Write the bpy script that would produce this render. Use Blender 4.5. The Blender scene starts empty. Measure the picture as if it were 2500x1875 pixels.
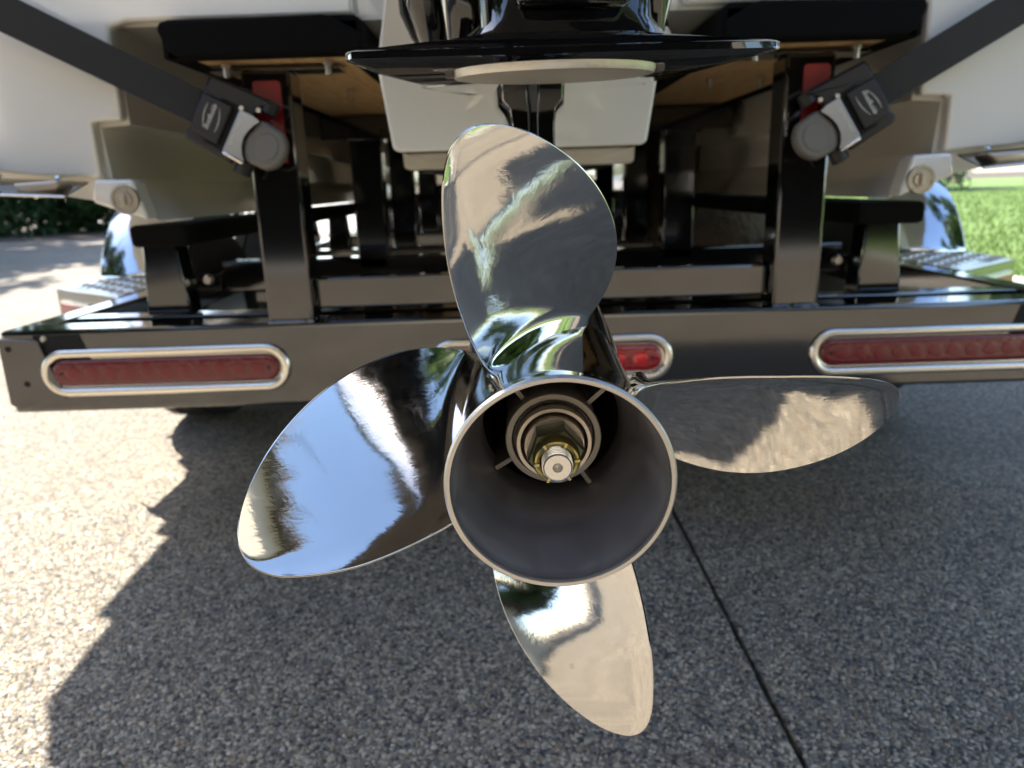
import bpy, bmesh, math, random
import numpy as np
from mathutils import Vector, Matrix
R = math.radians
random.seed(7); rng = np.random.default_rng(7)
sc = bpy.context.scene
col = sc.collection

# ------------------------------------------------------------------ camera, sky, sun, exposure
CAM_Z = 0.77
th, ro = R(15.0), R(1.8)
F = Vector((0, math.cos(th), -math.sin(th))); R0 = Vector((1, 0, 0)); U0 = Vector((0, math.sin(th), math.cos(th)))
RX = math.cos(ro)*R0 - math.sin(ro)*U0; UP = math.sin(ro)*R0 + math.cos(ro)*U0
cd = bpy.data.cameras.new('camera'); cam = bpy.data.objects.new('camera', cd); col.objects.link(cam)
cam.matrix_world = Matrix(((RX.x, UP.x, -F.x, 0), (RX.y, UP.y, -F.y, 0), (RX.z, UP.z, -F.z, CAM_Z), (0, 0, 0, 1)))
cd.sensor_width = 36; cd.lens = 1800/2500*36; cd.clip_start = 0.02; cd.clip_end = 2000
cd.dof.use_dof = True; cd.dof.focus_distance = 0.395; cd.dof.aperture_fstop = 10.5
sc.camera = cam

SUN = Vector((0.58, -0.53, -1.0))            # direction the light travels
el = math.asin(1.0/SUN.length)
w = bpy.data.worlds.new('World'); sc.world = w; w.use_nodes = True
nt = w.node_tree; nt.nodes.clear()
sky = nt.nodes.new('ShaderNodeTexSky'); sky.sky_type = 'NISHITA'; sky.sun_disc = False
sky.sun_elevation = el; sky.sun_rotation = math.atan2(-SUN.x, -SUN.y)
sky.air_density = 1.0; sky.dust_density = 0.9; sky.ozone_density = 1.2
bg = nt.nodes.new('ShaderNodeBackground'); bg.inputs['Strength'].default_value = 0.118
wo = nt.nodes.new('ShaderNodeOutputWorld')
nt.links.new(sky.outputs[0], bg.inputs[0]); nt.links.new(bg.outputs[0], wo.inputs[0])
sd = bpy.data.lights.new('sun', 'SUN'); sd.energy = 4.2; sd.angle = R(0.5); sd.color = (1.0, 0.94, 0.83)
so = bpy.data.objects.new('sun', sd); col.objects.link(so); so.rotation_euler = SUN.to_track_quat('-Z', 'Y').to_euler()
so.location = (-3, 6, 12)
sc.view_settings.view_transform = 'Standard'; sc.view_settings.look = 'None'
sc.view_settings.gamma = 1; sc.view_settings.use_curve_mapping = False
sc.view_settings.exposure = 2.2
try:
    sc.cycles.max_bounces = 10; sc.cycles.diffuse_bounces = 5; sc.cycles.glossy_bounces = 6
    sc.cycles.caustics_reflective = False; sc.cycles.caustics_refractive = False
    sc.cycles.sample_clamp_indirect = 6
except Exception: pass

# ------------------------------------------------------------------ materials
def mat(name, color=(.5, .5, .5), rough=.5, metal=0., coat=0., spec=.5, bump=None, build=None, coat_rough=.03):
    m = bpy.data.materials.new(name); m.use_nodes = True
    n = m.node_tree; b = n.nodes['Principled BSDF']
    b.inputs['Base Color'].default_value = (*color, 1); b.inputs['Roughness'].default_value = rough
    b.inputs['Metallic'].default_value = metal; b.inputs['Coat Weight'].default_value = coat
    b.inputs['Coat Roughness'].default_value = coat_rough
    b.inputs['Specular IOR Level'].default_value = spec
    if bump: add_bump(n, b, *bump)
    if build: build(n, b)
    return m
def nd(n, t, **k):
    x = n.nodes.new(t)
    for a, v in k.items(): setattr(x, a, v)
    return x
def pos(n, scale=(1, 1, 1), kind='Object', rot=(0, 0, 0)):
    tc = nd(n, 'ShaderNodeTexCoord'); mp = nd(n, 'ShaderNodeMapping')
    mp.inputs['Scale'].default_value = scale; mp.inputs['Rotation'].default_value = rot
    n.links.new(tc.outputs[kind], mp.inputs[0]); return mp.outputs[0]
def noise(n, v, scale, detail=3, rough=.5, dist=0):
    x = nd(n, 'ShaderNodeTexNoise'); x.inputs['Scale'].default_value = scale; x.inputs['Detail'].default_value = detail
    x.inputs['Roughness'].default_value = rough; x.inputs['Distortion'].default_value = dist
    n.links.new(v, x.inputs['Vector']); return x.outputs['Fac']
def ramp(n, fac, stops, interp='LINEAR'):
    r = nd(n, 'ShaderNodeValToRGB'); r.color_ramp.interpolation = interp
    e = r.color_ramp.elements
    while len(e) < len(stops): e.new(.5)
    for q, (p, c) in zip(e, stops): q.position = p; q.color = (*c, 1) if len(c) == 3 else c
    n.links.new(fac, r.inputs[0]); return r.outputs[0]
def add_bump(n, b, scale, strength, dist=.01, detail=3, stretch=(1, 1, 1)):
    h = noise(n, pos(n, stretch), scale, detail)
    bp = nd(n, 'ShaderNodeBump'); bp.inputs['Strength'].default_value = strength; bp.inputs['Distance'].default_value = dist
    n.links.new(h, bp.inputs['Height']); n.links.new(bp.outputs[0], b.inputs['Normal']); return bp
def mr(n, f, a, b_, c, d):
    m = nd(n, 'ShaderNodeMapRange'); n.links.new(f, m.inputs[0])
    for i, v in zip((1, 2, 3, 4), (a, b_, c, d)): m.inputs[i].default_value = v
    return m.outputs[0]
def rough_noise(scale, lo, hi, stretch=(1, 1, 1)):
    def f(n, b):
        n.links.new(mr(n, noise(n, pos(n, stretch), scale, 5, .65), .3, .7, lo, hi), b.inputs['Roughness'])
    return f

def steel_nodes(n, b):
    # polished cast stainless: fine polishing marks, slow hand-ground waviness, water marks
    v = pos(n)
    slow = noise(n, v, 22, 2); fine = noise(n, pos(n, (1, 1, .12)), 420, 4, .7)
    brush = noise(n, pos(n, (.10, .10, 1), 'Object', (0, 0, .4)), 900, 3, .6)
    b1 = nd(n, 'ShaderNodeBump'); b1.inputs['Strength'].default_value = .35; b1.inputs['Distance'].default_value = .0012
    n.links.new(slow, b1.inputs['Height'])
    bw = nd(n, 'ShaderNodeBump'); bw.inputs['Strength'].default_value = .05; bw.inputs['Distance'].default_value = .0010
    n.links.new(noise(n, v, 105, 3, .55, .8), bw.inputs['Height']); n.links.new(b1.outputs[0], bw.inputs['Normal'])
    b2 = nd(n, 'ShaderNodeBump'); b2.inputs['Strength'].default_value = .028; b2.inputs['Distance'].default_value = .0006
    n.links.new(fine, b2.inputs['Height']); n.links.new(bw.outputs[0], b2.inputs['Normal'])
    b3 = nd(n, 'ShaderNodeBump'); b3.inputs['Strength'].default_value = .03; b3.inputs['Distance'].default_value = .0004
    n.links.new(brush, b3.inputs['Height']); n.links.new(b2.outputs[0], b3.inputs['Normal'])
    n.links.new(b3.outputs[0], b.inputs['Normal'])
    sm = noise(n, v, 70, 6, .7, 1.5)
    n.links.new(mr(n, sm, .35, .75, .04, .12), b.inputs['Roughness'])
    vor = nd(n, 'ShaderNodeTexVoronoi'); vor.inputs['Scale'].default_value = 55; n.links.new(v, vor.inputs['Vector'])
    spots = ramp(n, vor.outputs['Distance'], [(0, (.56, .50, .40)), (.085, (.59, .54, .45)), (.10, (.48, .44, .38)), (.12, (.63, .615, .59))])
    mx = nd(n, 'ShaderNodeMix', data_type='RGBA')
    n.links.new(ramp(n, noise(n, v, 14, 2), [(.50, (0, 0, 0)), (.56, (1, 1, 1))]), mx.inputs[0])
    mx.inputs[6].default_value = (.63, .615, .59, 1); n.links.new(spots, mx.inputs[7])
    n.links.new(mx.outputs[2], b.inputs['Base Color'])
STEEL = mat('polished_steel', (.70, .68, .64), .08, 1, build=steel_nodes)
CAST = mat('cast_steel', (.36, .34, .32), .42, 1, bump=(900, .25, .0008), build=None)
LIP = mat('machined_lip', (.56, .54, .51), .38, 1, bump=(700, .25, .0006))
DUCT = mat('exhaust_duct', (.52, .50, .51), .44, .85, build=rough_noise(60, .3, .5), bump=(300, .12, .0006))
INNER = mat('cast_inner_hub', (.33, .30, .26), .5, .85, bump=(900, .35, .0008))
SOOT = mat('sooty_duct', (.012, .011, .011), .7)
RUBBER = mat('hub_rubber', (.13, .115, .10), .55, bump=(700, .3, .001))
def zinc_nodes(n, b):
    n.links.new(ramp(n, noise(n, pos(n), 90, 3), [(.35, (.36, .32, .14)), (.5, (.50, .40, .14)), (.62, (.28, .33, .24)), (.7, (.42, .28, .14))]), b.inputs['Base Color'])
ZINC = mat('yellow_zinc', (.6, .47, .14), .25, 1, build=zinc_nodes)
OLIVE = mat('olive_zinc', (.10, .11, .07), .35, .9)
WASHER = mat('washer_steel', (.55, .49, .42), .38, 1, bump=(800, .2, .0005))
SHAFT = mat('shaft_steel', (.72, .70, .67), .27, 1, bump=(500, .25, .0004))
BLACK = mat('black_gloss_paint', (.006, .006, .006), .075, 0, .9, 1.0, bump=(240, .03, .001), coat_rough=.06)
MOTOR = mat('motor_black', (.006, .006, .007), .06, 0, 1.0, bump=(90, .03, .001))
PLASTIC = mat('black_plastic', (.018, .018, .019), .42, bump=(900, .12, .0005))
PAD = mat('grey_rubber_pad', (.19, .185, .17), .55, bump=(1200, .3, .0005))
def web_nodes(n, b):
    wv = nd(n, 'ShaderNodeTexWave'); wv.inputs['Scale'].default_value = 190; wv.inputs['Distortion'].default_value = 1.2
    n.links.new(pos(n), wv.inputs['Vector'])
    bp = nd(n, 'ShaderNodeBump'); bp.inputs['Strength'].default_value = .5; bp.inputs['Distance'].default_value = .0012
    n.links.new(wv.outputs['Fac'], bp.inputs['Height']); n.links.new(bp.outputs[0], b.inputs['Normal'])
WEB = mat('strap_webbing', (.026, .025, .025), .62, build=web_nodes)
CARPET = mat('black_carpet', (.006, .006, .006), .95, spec=.15, bump=(1500, .8, .004))
def wood_nodes(n, b):
    f = noise(n, pos(n, (14, 1.2, 14)), 6, 6, .6, 1.2)
    n.links.new(ramp(n, f, [(.3, (.62, .38, .16)), (.5, (.80, .54, .27)), (.7, (.88, .64, .36))]), b.inputs['Base Color'])
    bp = nd(n, 'ShaderNodeBump'); bp.inputs['Strength'].default_value = .3; bp.inputs['Distance'].default_value = .002
    n.links.new(f, bp.inputs['Height']); n.links.new(bp.outputs[0], b.inputs['Normal'])
WOOD = mat('treated_wood', (.4, .22, .09), .75, build=wood_nodes)
def gel_nodes(n, b):
    f = noise(n, pos(n), 2.3, 4)
    n.links.new(ramp(n, f, [(.3, (.83, .815, .755)), (.7, (.87, .855, .80))]), b.inputs['Base Color'])
GEL = mat('white_gelcoat', (.78, .76, .70), .10, 0, .8, bump=(5, .015, .02), build=gel_nodes)
ANODE = mat('zinc_anode', (.74, .72, .66), .40, .6, bump=(260, .45, .0012, 6))
CHROME = mat('bright_trim', (.84, .80, .72), .24, 1, bump=(90, .04, .001))
TABMET = mat('trim_tab_steel', (.62, .62, .62), .10, 1, bump=(200, .05, .001))
BRASS = mat('drain_fitting', (.58, .53, .46), .3, .85, bump=(400, .2, .001))
ALU = mat('tread_aluminium', (.62, .63, .64), .28, 1)
FEND = mat('polished_fender', (.55, .58, .64), .10, 1, bump=(20, .02, .01))
TYRE = mat('tyre_rubber', (.02, .02, .02), .75, bump=(300, .4, .003))
BOLT = mat('bolt_steel', (.6, .57, .52), .3, 1)
REFL = mat('red_reflective_tape', (.34, .012, .016), .30, 0, .6, bump=(700, .15, .001))
def lens_nodes(n, b):
    v = pos(n); vo = nd(n, 'ShaderNodeTexVoronoi'); vo.inputs['Scale'].default_value = 160; n.links.new(v, vo.inputs['Vector'])
    bp = nd(n, 'ShaderNodeBump'); bp.inputs['Strength'].default_value = .35; bp.inputs['Distance'].default_value = .002
    n.links.new(vo.outputs['Distance'], bp.inputs['Height']); n.links.new(bp.outputs[0], b.inputs['Normal'])
LENS = mat('red_lens', (.15, .006, .010), .16, 0, .5, build=lens_nodes)
LED = mat('red_led', (.19, .009, .013), .30, 0, .3, bump=(350, .5, .002))
LENS2 = mat('bright_red_lens', (.30, .004, .010), .10, 0, 1.0, build=lens_nodes)
LED2 = mat('bright_red_led', (.72, .012, .02), .15, 0, 1.0)
WHITE = mat('white_print', (.72, .72, .70), .5)
GREYP = mat('grey_print', (.40, .38, .34), .5)
PEWTER = mat('silver_lever', (.42, .44, .47), .32, 1, bump=(400, .05, .0006))
HOLE = mat('dark_hole', (.002, .002, .002), .8)

def concrete_nodes(n, b):
    g = nd(n, 'ShaderNodeNewGeometry'); P = g.outputs['Position']
    def vor(scale, feature='F1'):
        x = nd(n, 'ShaderNodeTexVoronoi', feature=feature); x.inputs['Scale'].default_value = scale
        n.links.new(P, x.inputs['Vector']); return x
    v1 = vor(118); sep = nd(n, 'ShaderNodeSeparateColor'); n.links.new(v1.outputs['Color'], sep.inputs[0])
    stone = ramp(n, sep.outputs[0], PEB_STOPS, 'CONSTANT')
    edge = vor(118, 'DISTANCE_TO_EDGE')
    k = mr(n, edge.outputs['Distance'], .03, .14, 0, 1)
    mx = nd(n, 'ShaderNodeMix', data_type='RGBA'); n.links.new(k, mx.inputs[0])
    cem = ramp(n, noise(n, P, 3, 4), [(.3, (.22, .185, .142)), (.7, (.31, .265, .205))])
    n.links.new(cem, mx.inputs[6]); n.links.new(stone, mx.inputs[7])
    big = ramp(n, noise(n, P, 1.7, 6, .7, .6), [(.3, (.52, .505, .48)), (.7, (.80, .78, .74))])
    m2 = nd(n, 'ShaderNodeMix', data_type='RGBA', blend_type='MULTIPLY'); m2.inputs[0].default_value = 1
    n.links.new(mx.outputs[2], m2.inputs[6]); n.links.new(big, m2.inputs[7])
    n.links.new(m2.outputs[2], b.inputs['Base Color'])
    bp = nd(n, 'ShaderNodeBump'); bp.inputs['Strength'].default_value = .9; bp.inputs['Distance'].default_value = .004
    n.links.new(k, bp.inputs['Height']); n.links.new(bp.outputs[0], b.inputs['Normal'])
PEB_STOPS = [(0, (.065, .062, .06)), (.14, (.17, .155, .135)), (.28, (.34, .295, .235)), (.45, (.45, .39, .30)), (.60, (.58, .49, .37)),
             (.74, (.38, .29, .19)), (.80, (.25, .24, .225)), (.90, (.68, .60, .48)), (.97, (.34, .22, .13))]
CONC = mat('exposed_aggregate', (.33, .31, .28), .75, build=concrete_nodes)
def peb_nodes(n, b):
    g = nd(n, 'ShaderNodeNewGeometry')
    c = ramp(n, g.outputs['Random Per Island'], PEB_STOPS, 'CONSTANT')
    m2 = nd(n, 'ShaderNodeMix', data_type='RGBA', blend_type='MULTIPLY'); m2.inputs[0].default_value = 1
    n.links.new(c, m2.inputs[6]); n.links.new(ramp(n, noise(n, g.outputs['Position'], 330, 3), [(.3, (.51, .495, .47)), (.7, (.82, .80, .755))]), m2.inputs[7])
    n.links.new(m2.outputs[2], b.inputs['Base Color'])
PEB = mat('pebble_stone', (.35, .33, .3), .55, build=peb_nodes)
def cement_nodes(n, b):
    g = nd(n, 'ShaderNodeNewGeometry')
    n.links.new(ramp(n, noise(n, g.outputs['Position'], 60, 5, .6), [(.3, (.21, .195, .175)), (.7, (.33, .305, .275))]), b.inputs['Base Color'])
def lawn_nodes(n, b):
    g = nd(n, 'ShaderNodeNewGeometry'); P = g.outputs['Position']
    a = noise(n, P, 1.4, 5, .6)
    n.links.new(ramp(n, a, [(.3, (.065, .125, .020)), (.5, (.10, .170, .030)), (.7, (.14, .205, .045))]), b.inputs['Base Color'])
    bp = nd(n, 'ShaderNodeBump'); bp.inputs['Strength'].default_value = .8; bp.inputs['Distance'].default_value = .04
    n.links.new(noise(n, P, 45, 4), bp.inputs['Height']); n.links.new(bp.outputs[0], b.inputs['Normal'])
LAWN = mat('lawn_grass', (.1, .19, .03), .85, build=lawn_nodes)
def leafmat(name, a, c):
    def f(n, b):
        g = nd(n, 'ShaderNodeNewGeometry')
        n.links.new(ramp(n, g.outputs['Random Per Island'], [(0, a), (1, c)]), b.inputs['Base Color'])
        b.inputs['Subsurface Weight'].default_value = 0
        tr = nd(n, 'ShaderNodeBsdfTranslucent'); n.links.new(ramp(n, g.outputs['Random Per Island'], [(0, a), (1, c)]), tr.inputs[0])
        mx = nd(n, 'ShaderNodeMixShader'); mx.inputs[0].default_value = .3
        n.links.new(b.outputs[0], mx.inputs[1]); n.links.new(tr.outputs[0], mx.inputs[2])
        n.links.new(mx.outputs[0], n.nodes['Material Output'].inputs[0])
    return mat(name, a, .55, build=f)
LEAF = leafmat('tree_leaves', (.028, .062, .014), (.085, .14, .03))
LEAFD = leafmat('hedge_leaves', (.014, .045, .012), (.04, .095, .022))
BLADE = leafmat('grass_blades', (.065, .13, .02), (.14, .21, .05))
BARK = mat('bark', (.13, .10, .075), .9, bump=(25, .9, .03))
SOIL = mat('soil', (.07, .05, .035), .95, bump=(30, .8, .03))
WALLM = mat('house_siding', (.52, .47, .39), .7)
ROOF = mat('roof_shingle', (.07, .065, .06), .85, bump=(60, .5, .01))
DARKIN = mat('garage_interior', (.06, .058, .055), .9)
TRIM = mat('house_trim', (.72, .70, .66), .5)
GLASS = mat('window_glass', (.03, .04, .05), .05, 0, 1)
KERB = mat('concrete_kerb', (.46, .44, .40), .8, bump=(80, .4, .003))

# ------------------------------------------------------------------ mesh helpers
class MB:
    def __init__(s): s.v = []; s.f = []; s.sm = []
    def add(s, vs, fs, smooth=False):
        o = len(s.v); s.v += [tuple(v) for v in vs]; s.f += [tuple(i+o for i in f) for f in fs]; s.sm += [smooth]*len(fs); return s
    def box(s, x0, x1, y0, y1, z0, z1, bev=0.0):
        bm = bmesh.new(); bmesh.ops.create_cube(bm, size=1)
        for v in bm.verts: v.co = Vector(((x0+x1)/2+v.co.x*(x1-x0), (y0+y1)/2+v.co.y*(y1-y0), (z0+z1)/2+v.co.z*(z1-z0)))
        if bev: bmesh.ops.bevel(bm, geom=list(bm.edges), offset=bev, segments=2, affect='EDGES', profile=.5)
        return s.bm(bm, bool(bev), bev)
    def bm(s, bm, smooth=False, bev=0):
        bm.verts.index_update(); bm.normal_update(); o = len(s.f)
        s.add([v.co[:] for v in bm.verts], [[v.index for v in f.verts] for f in bm.faces], smooth)
        if bev:                                      # large flats keep their own normals, only the rounded edges are smooth
            for i, f in enumerate(bm.faces):
                if min(e.calc_length() for e in f.edges) > bev*1.25 or len(f.verts) > 4: s.sm[o+i] = False
        bm.free(); return s
    def prism(s, pts, axis, a, b, bev=0.0):
        """extrude a 2D outline along axis ('x','y','z') from a to b"""
        def P(p, t): return {'x': (t, p[0], p[1]), 'y': (p[0], t, p[1]), 'z': (p[0], p[1], t)}[axis]
        bm = bmesh.new(); A = [bm.verts.new(P(p, a)) for p in pts]; B = [bm.verts.new(P(p, b)) for p in pts]; n = len(pts)
        bm.faces.new(A); bm.faces.new(B[::-1])
        for i in range(n): bm.faces.new((A[i], B[i], B[(i+1) % n], A[(i+1) % n]))
        bmesh.ops.recalc_face_normals(bm, faces=bm.faces)
        if bev: bmesh.ops.bevel(bm, geom=list(bm.edges), offset=bev, segments=3, affect='EDGES', profile=.5)
        return s.bm(bm, bool(bev), bev)
    def lathe(s, prof, o, ax, seg=64, ang0=0, closed=False, smooth=True):
        """prof: list of (along axis, radius)"""
        ax = Vector(ax).normalized(); e1 = ax.cross(Vector((0, 0, 1))).normalized() if abs(ax.z) < .9 else Vector((1, 0, 0)); e2 = e1.cross(ax)
        o = Vector(o); vs = []; fs = []; m = len(prof)
        for i in range(seg):
            t = ang0+2*math.pi*i/seg; d = math.cos(t)*e1+math.sin(t)*e2
            for a, r in prof: vs.append(o+ax*a+d*r)
        for i in range(seg):
            j = (i+1) % seg
            for k in range(m if closed else m-1):
                l = (k+1) % m; fs.append((i*m+k, i*m+l, j*m+l, j*m+k))
        return s.add(vs, fs, smooth)
    def tube(s, path, r, seg=10, closed=False, cap=True):
        P = [Vector(p) for p in path]; n = len(P); vs = []; fs = []; up = Vector((.13, .21, .97))
        for i in range(n):
            t = (P[(i+1) % n]-P[i-1]) if closed else (P[min(i+1, n-1)]-P[max(i-1, 0)])
            t.normalize(); a = t.cross(up).normalized(); b = a.cross(t)
            rr = r[i] if isinstance(r, (list, tuple)) else r
            for k in range(seg):
                q = 2*math.pi*k/seg; vs.append(P[i]+(math.cos(q)*a+math.sin(q)*b)*rr)
        for i in range(n if closed else n-1):
            j = (i+1) % n
            for k in range(seg):
                l = (k+1) % seg; fs.append((i*seg+k, i*seg+l, j*seg+l, j*seg+k))
        if cap and not closed: fs.append(tuple(range(seg))[::-1]); fs.append(tuple((n-1)*seg+k for k in range(seg)))
        return s.add(vs, fs, True)
    def mesh(s, name, m):
        me = bpy.data.meshes.new(name); me.from_pydata([tuple(v) for v in s.v], [], s.f)
        me.polygons.foreach_set('use_smooth', s.sm); me.materials.append(m); me.update()
        return me
    def obj(s, name, m, parent=None, sharp=35):
        me = s.mesh(name, m)
        bm = bmesh.new(); bm.from_mesh(me); bmesh.ops.recalc_face_normals(bm, faces=bm.faces); bm.to_mesh(me); bm.free()
        try: me.set_sharp_from_angle(angle=R(sharp))
        except Exception: pass
        me.polygons.foreach_set('use_smooth', s.sm); me.update()
        return link(name, me, parent)
def link(name, me, parent=None):
    o = bpy.data.objects.new(name, me); col.objects.link(o)
    if parent: put(o, parent)
    return o
def world(o):
    return (world(o.parent) @ o.matrix_parent_inverse if o.parent else Matrix.Identity(4)) @ o.matrix_basis
def put(o, parent):
    o.parent = parent; o.matrix_parent_inverse = world(parent).inverted()
def empty(name, loc, label, cat, group=None, rz=0):
    o = bpy.data.objects.new(name, None); col.objects.link(o); o.location = loc; o.rotation_euler = (0, 0, rz); o.empty_display_size = .1
    return tag(o, label, cat, group)
def tag(o, label, cat, group=None):
    o['label'] = label; o['category'] = cat
    if group: o['group'] = group
    return o
def dup(o, name=None, parent=None):
    c = o.copy(); col.objects.link(c)
    if parent: c.parent = parent
    return c
def dup_tree(o, loc, rz=0, scale=None, label=None):
    r = o.copy(); col.objects.link(r); r.location = loc; r.rotation_euler = (0, 0, rz)
    if scale: r.scale = scale
    if label: r['label'] = label
    for ch in list(o.children):
        c = ch.copy(); col.objects.link(c); c.parent = r
        for g in list(ch.children):
            d = g.copy(); col.objects.link(d); d.parent = c
    return r
def text_obj(name, body, size, m, parent, M, extrude=.0004, shear=0, spacing=1.0):
    c = bpy.data.curves.new(name, 'FONT'); c.body = body; c.size = size; c.extrude = extrude; c.align_x = 'CENTER'; c.align_y = 'CENTER'
    c.shear = shear; c.space_character = spacing; c.resolution_u = 3
    t = bpy.data.objects.new(name, c); col.objects.link(t)
    dg = bpy.context.evaluated_depsgraph_get(); me = bpy.data.meshes.new_from_object(t.evaluated_get(dg))
    bpy.data.objects.remove(t); bpy.data.curves.remove(c)
    me.transform(M); me.materials.clear(); me.materials.append(m)
    return link(name, me, parent)
def frame(o, x, y):
    """matrix with local x, y axes and z = x cross y, at o"""
    x = Vector(x).normalized(); y = Vector(y); y = (y-x*y.dot(x)).normalized(); z = x.cross(y)
    return Matrix(((x.x, y.x, z.x, o[0]), (x.y, y.y, z.y, o[1]), (x.z, y.z, z.z, o[2]), (0, 0, 0, 1)))

# ------------------------------------------------------------------ ground
SO = dict(kind='structure')
def structure(o): o['kind'] = 'structure'; return o
earth = structure(MB().add([(-900, -900, -.06), (900, -900, -.06), (900, 900, -.06), (-900, 900, -.06)], [(0, 1, 2, 3)]).obj('ground', SOIL))
drive = structure(MB().box(-16.0, 3.55, -4.55, 14.6, -.05, -.012).obj('driveway', mat('joint_bed', (.035, .032, .028), .95)))
xs = [-15.9, -12.6, -9.3, -6.0, -2.62, .38, 3.5]; ys = [-4.5, -1.6, 5.2, 9.9, 14.5]
for i in range(len(xs)-1):
    for j in range(len(ys)-1):
        g = .0035
        a_, b_, c_, d_ = xs[i]+g, xs[i+1]-g, ys[j]+g, ys[j+1]-g
        if j == 1 and i in (4, 5):                      # worn, chipped edges along the joint beside the propeller
            K = 230; yy = [c_+(d_-c_)*k/K for k in range(K+1)]
            jit = [abs(random.gauss(0, .0009))+(.003*random.random() if random.random() < .07 else 0) for _ in yy]
            P_ = [(a_, c_), *[(b_-q, y) for q, y in zip(jit, yy)], (a_, d_)] if i == 4 else [(b_, d_), *[(a_+q, y) for q, y in zip(jit[::-1], yy[::-1])], (b_, c_)]
            MB().prism(P_, 'z', -.014, 0).obj('slab', CONC, drive)
        else: MB().box(a_, b_, c_, d_, -.014, 0).obj('slab', CONC, drive)
structure(MB().box(-40, -16.1, 9, 60, -.05, -.002).obj('soil_bed', SOIL))
structure(MB().box(-16.0, 3.5, 14.62, 60, -.05, -.004).obj('road', mat('far_concrete', (.42, .40, .37), .85, bump=(60, .4, .004))))
lawn = structure(MB().box(3.7, 70, -30, 90, -.05, .012).obj('lawn', LAWN))
structure(MB().box(3.56, 3.69, -4.5, 60, -.05, .03, .012).obj('lawn_edge', KERB))
structure(MB().box(-45, -6.3, 14.8, 24, -.045, .003).obj('verge', SOIL))

def pebbles():
    P = []
    cell = .0066
    y = .66
    while y < 1.75:
        hw = .83*math.hypot(y, .77)*.92+.06
        k = int(2*hw/cell)
        for i in range(k):
            P.append((-hw+i*cell+rng.uniform(-.42, .42)*cell, y+rng.uniform(-.42, .42)*cell))
        y += cell
    P = np.array(P)
    keep = np.abs(P[:, 0]-.38) > .007
    P = P[keep]; n = len(P)
    rad = rng.uniform(.0020, .0050, n)*rng.uniform(.8, 1.35, n); asp = rng.uniform(.6, 1., n); rot = rng.uniform(0, np.pi, n); hh = rng.uniform(.0007, .0024, n)
    K = 7; V = np.zeros((n, 1+2*K, 3)); t = np.arange(K)*2*np.pi/K
    ca, sa = np.cos(rot), np.sin(rot)
    for lev, (fr, fz) in enumerate(((.62, .8), (1.0, -.25))):
        jit = rng.uniform(.82, 1.12, (n, K))
        lx = np.cos(t)[None]*rad[:, None]*fr*jit; ly = np.sin(t)[None]*(rad*asp)[:, None]*fr*jit
        V[:, 1+lev*K:1+(lev+1)*K, 0] = P[:, :1]+lx*ca[:, None]-ly*sa[:, None]
        V[:, 1+lev*K:1+(lev+1)*K, 1] = P[:, 1:]+lx*sa[:, None]+ly*ca[:, None]
        V[:, 1+lev*K:1+(lev+1)*K, 2] = (hh*fz)[:, None]
    V[:, 0, 0] = P[:, 0]; V[:, 0, 1] = P[:, 1]; V[:, 0, 2] = hh
    fs = []
    for k in range(K):
        l = (k+1) % K
        fs += [(0, 1+k, 1+l), (1+k, 1+K+k, 1+K+l), (1+k, 1+K+l, 1+l)]
    fs = np.array(fs); FI = (fs[None]+(np.arange(n)*(1+2*K))[:, None, None]).reshape(-1, 3)
    return tri_mesh('exposed_pebbles', V.reshape(-1, 3), FI, PEB, True)
def tri_mesh(name, V, Fc, m, smooth=False):
    me = bpy.data.meshes.new(name); k = Fc.shape[1]
    me.vertices.add(len(V)); me.vertices.foreach_set('co', V.astype(np.float32).ravel())
    me.loops.add(Fc.size); me.loops.foreach_set('vertex_index', Fc.astype(np.int32).ravel())
    me.polygons.add(len(Fc)); me.polygons.foreach_set('loop_start', np.arange(0, Fc.size, k, dtype=np.int32)); me.polygons.foreach_set('loop_total', np.full(len(Fc), k, dtype=np.int32))
    me.polygons.foreach_set('use_smooth', np.full(len(Fc), smooth)); me.materials.append(m); me.update(); me.validate(); return me
pb = link('pebbles', pebbles(), drive); pb['kind'] = 'stuff'

def grass():
    n = 42000
    y = 4+28*rng.random(n)**1.6; x = 3.72+rng.random(n)*(.9*y); x = np.minimum(x, 30)
    h = rng.uniform(.035, .075, n); a = rng.uniform(0, 6.28, n); wd = rng.uniform(.004, .009, n)*(1+y*.07)
    V = np.zeros((n, 3, 3)); V[:, 0] = np.c_[x-np.cos(a)*wd, y-np.sin(a)*wd, np.full(n, .01)]; V[:, 1] = np.c_[x+np.cos(a)*wd, y+np.sin(a)*wd, np.full(n, .01)]
    V[:, 2] = np.c_[x+rng.normal(0, .02, n), y+rng.normal(0, .02, n), h]
    return tri_mesh('grass', V.reshape(-1, 3), np.arange(3*n).reshape(-1, 3), BLADE)
gr = link('grass', grass(), None); gr['kind'] = 'stuff'; gr['label'] = 'bright green mown lawn grass beside the driveway'

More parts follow.
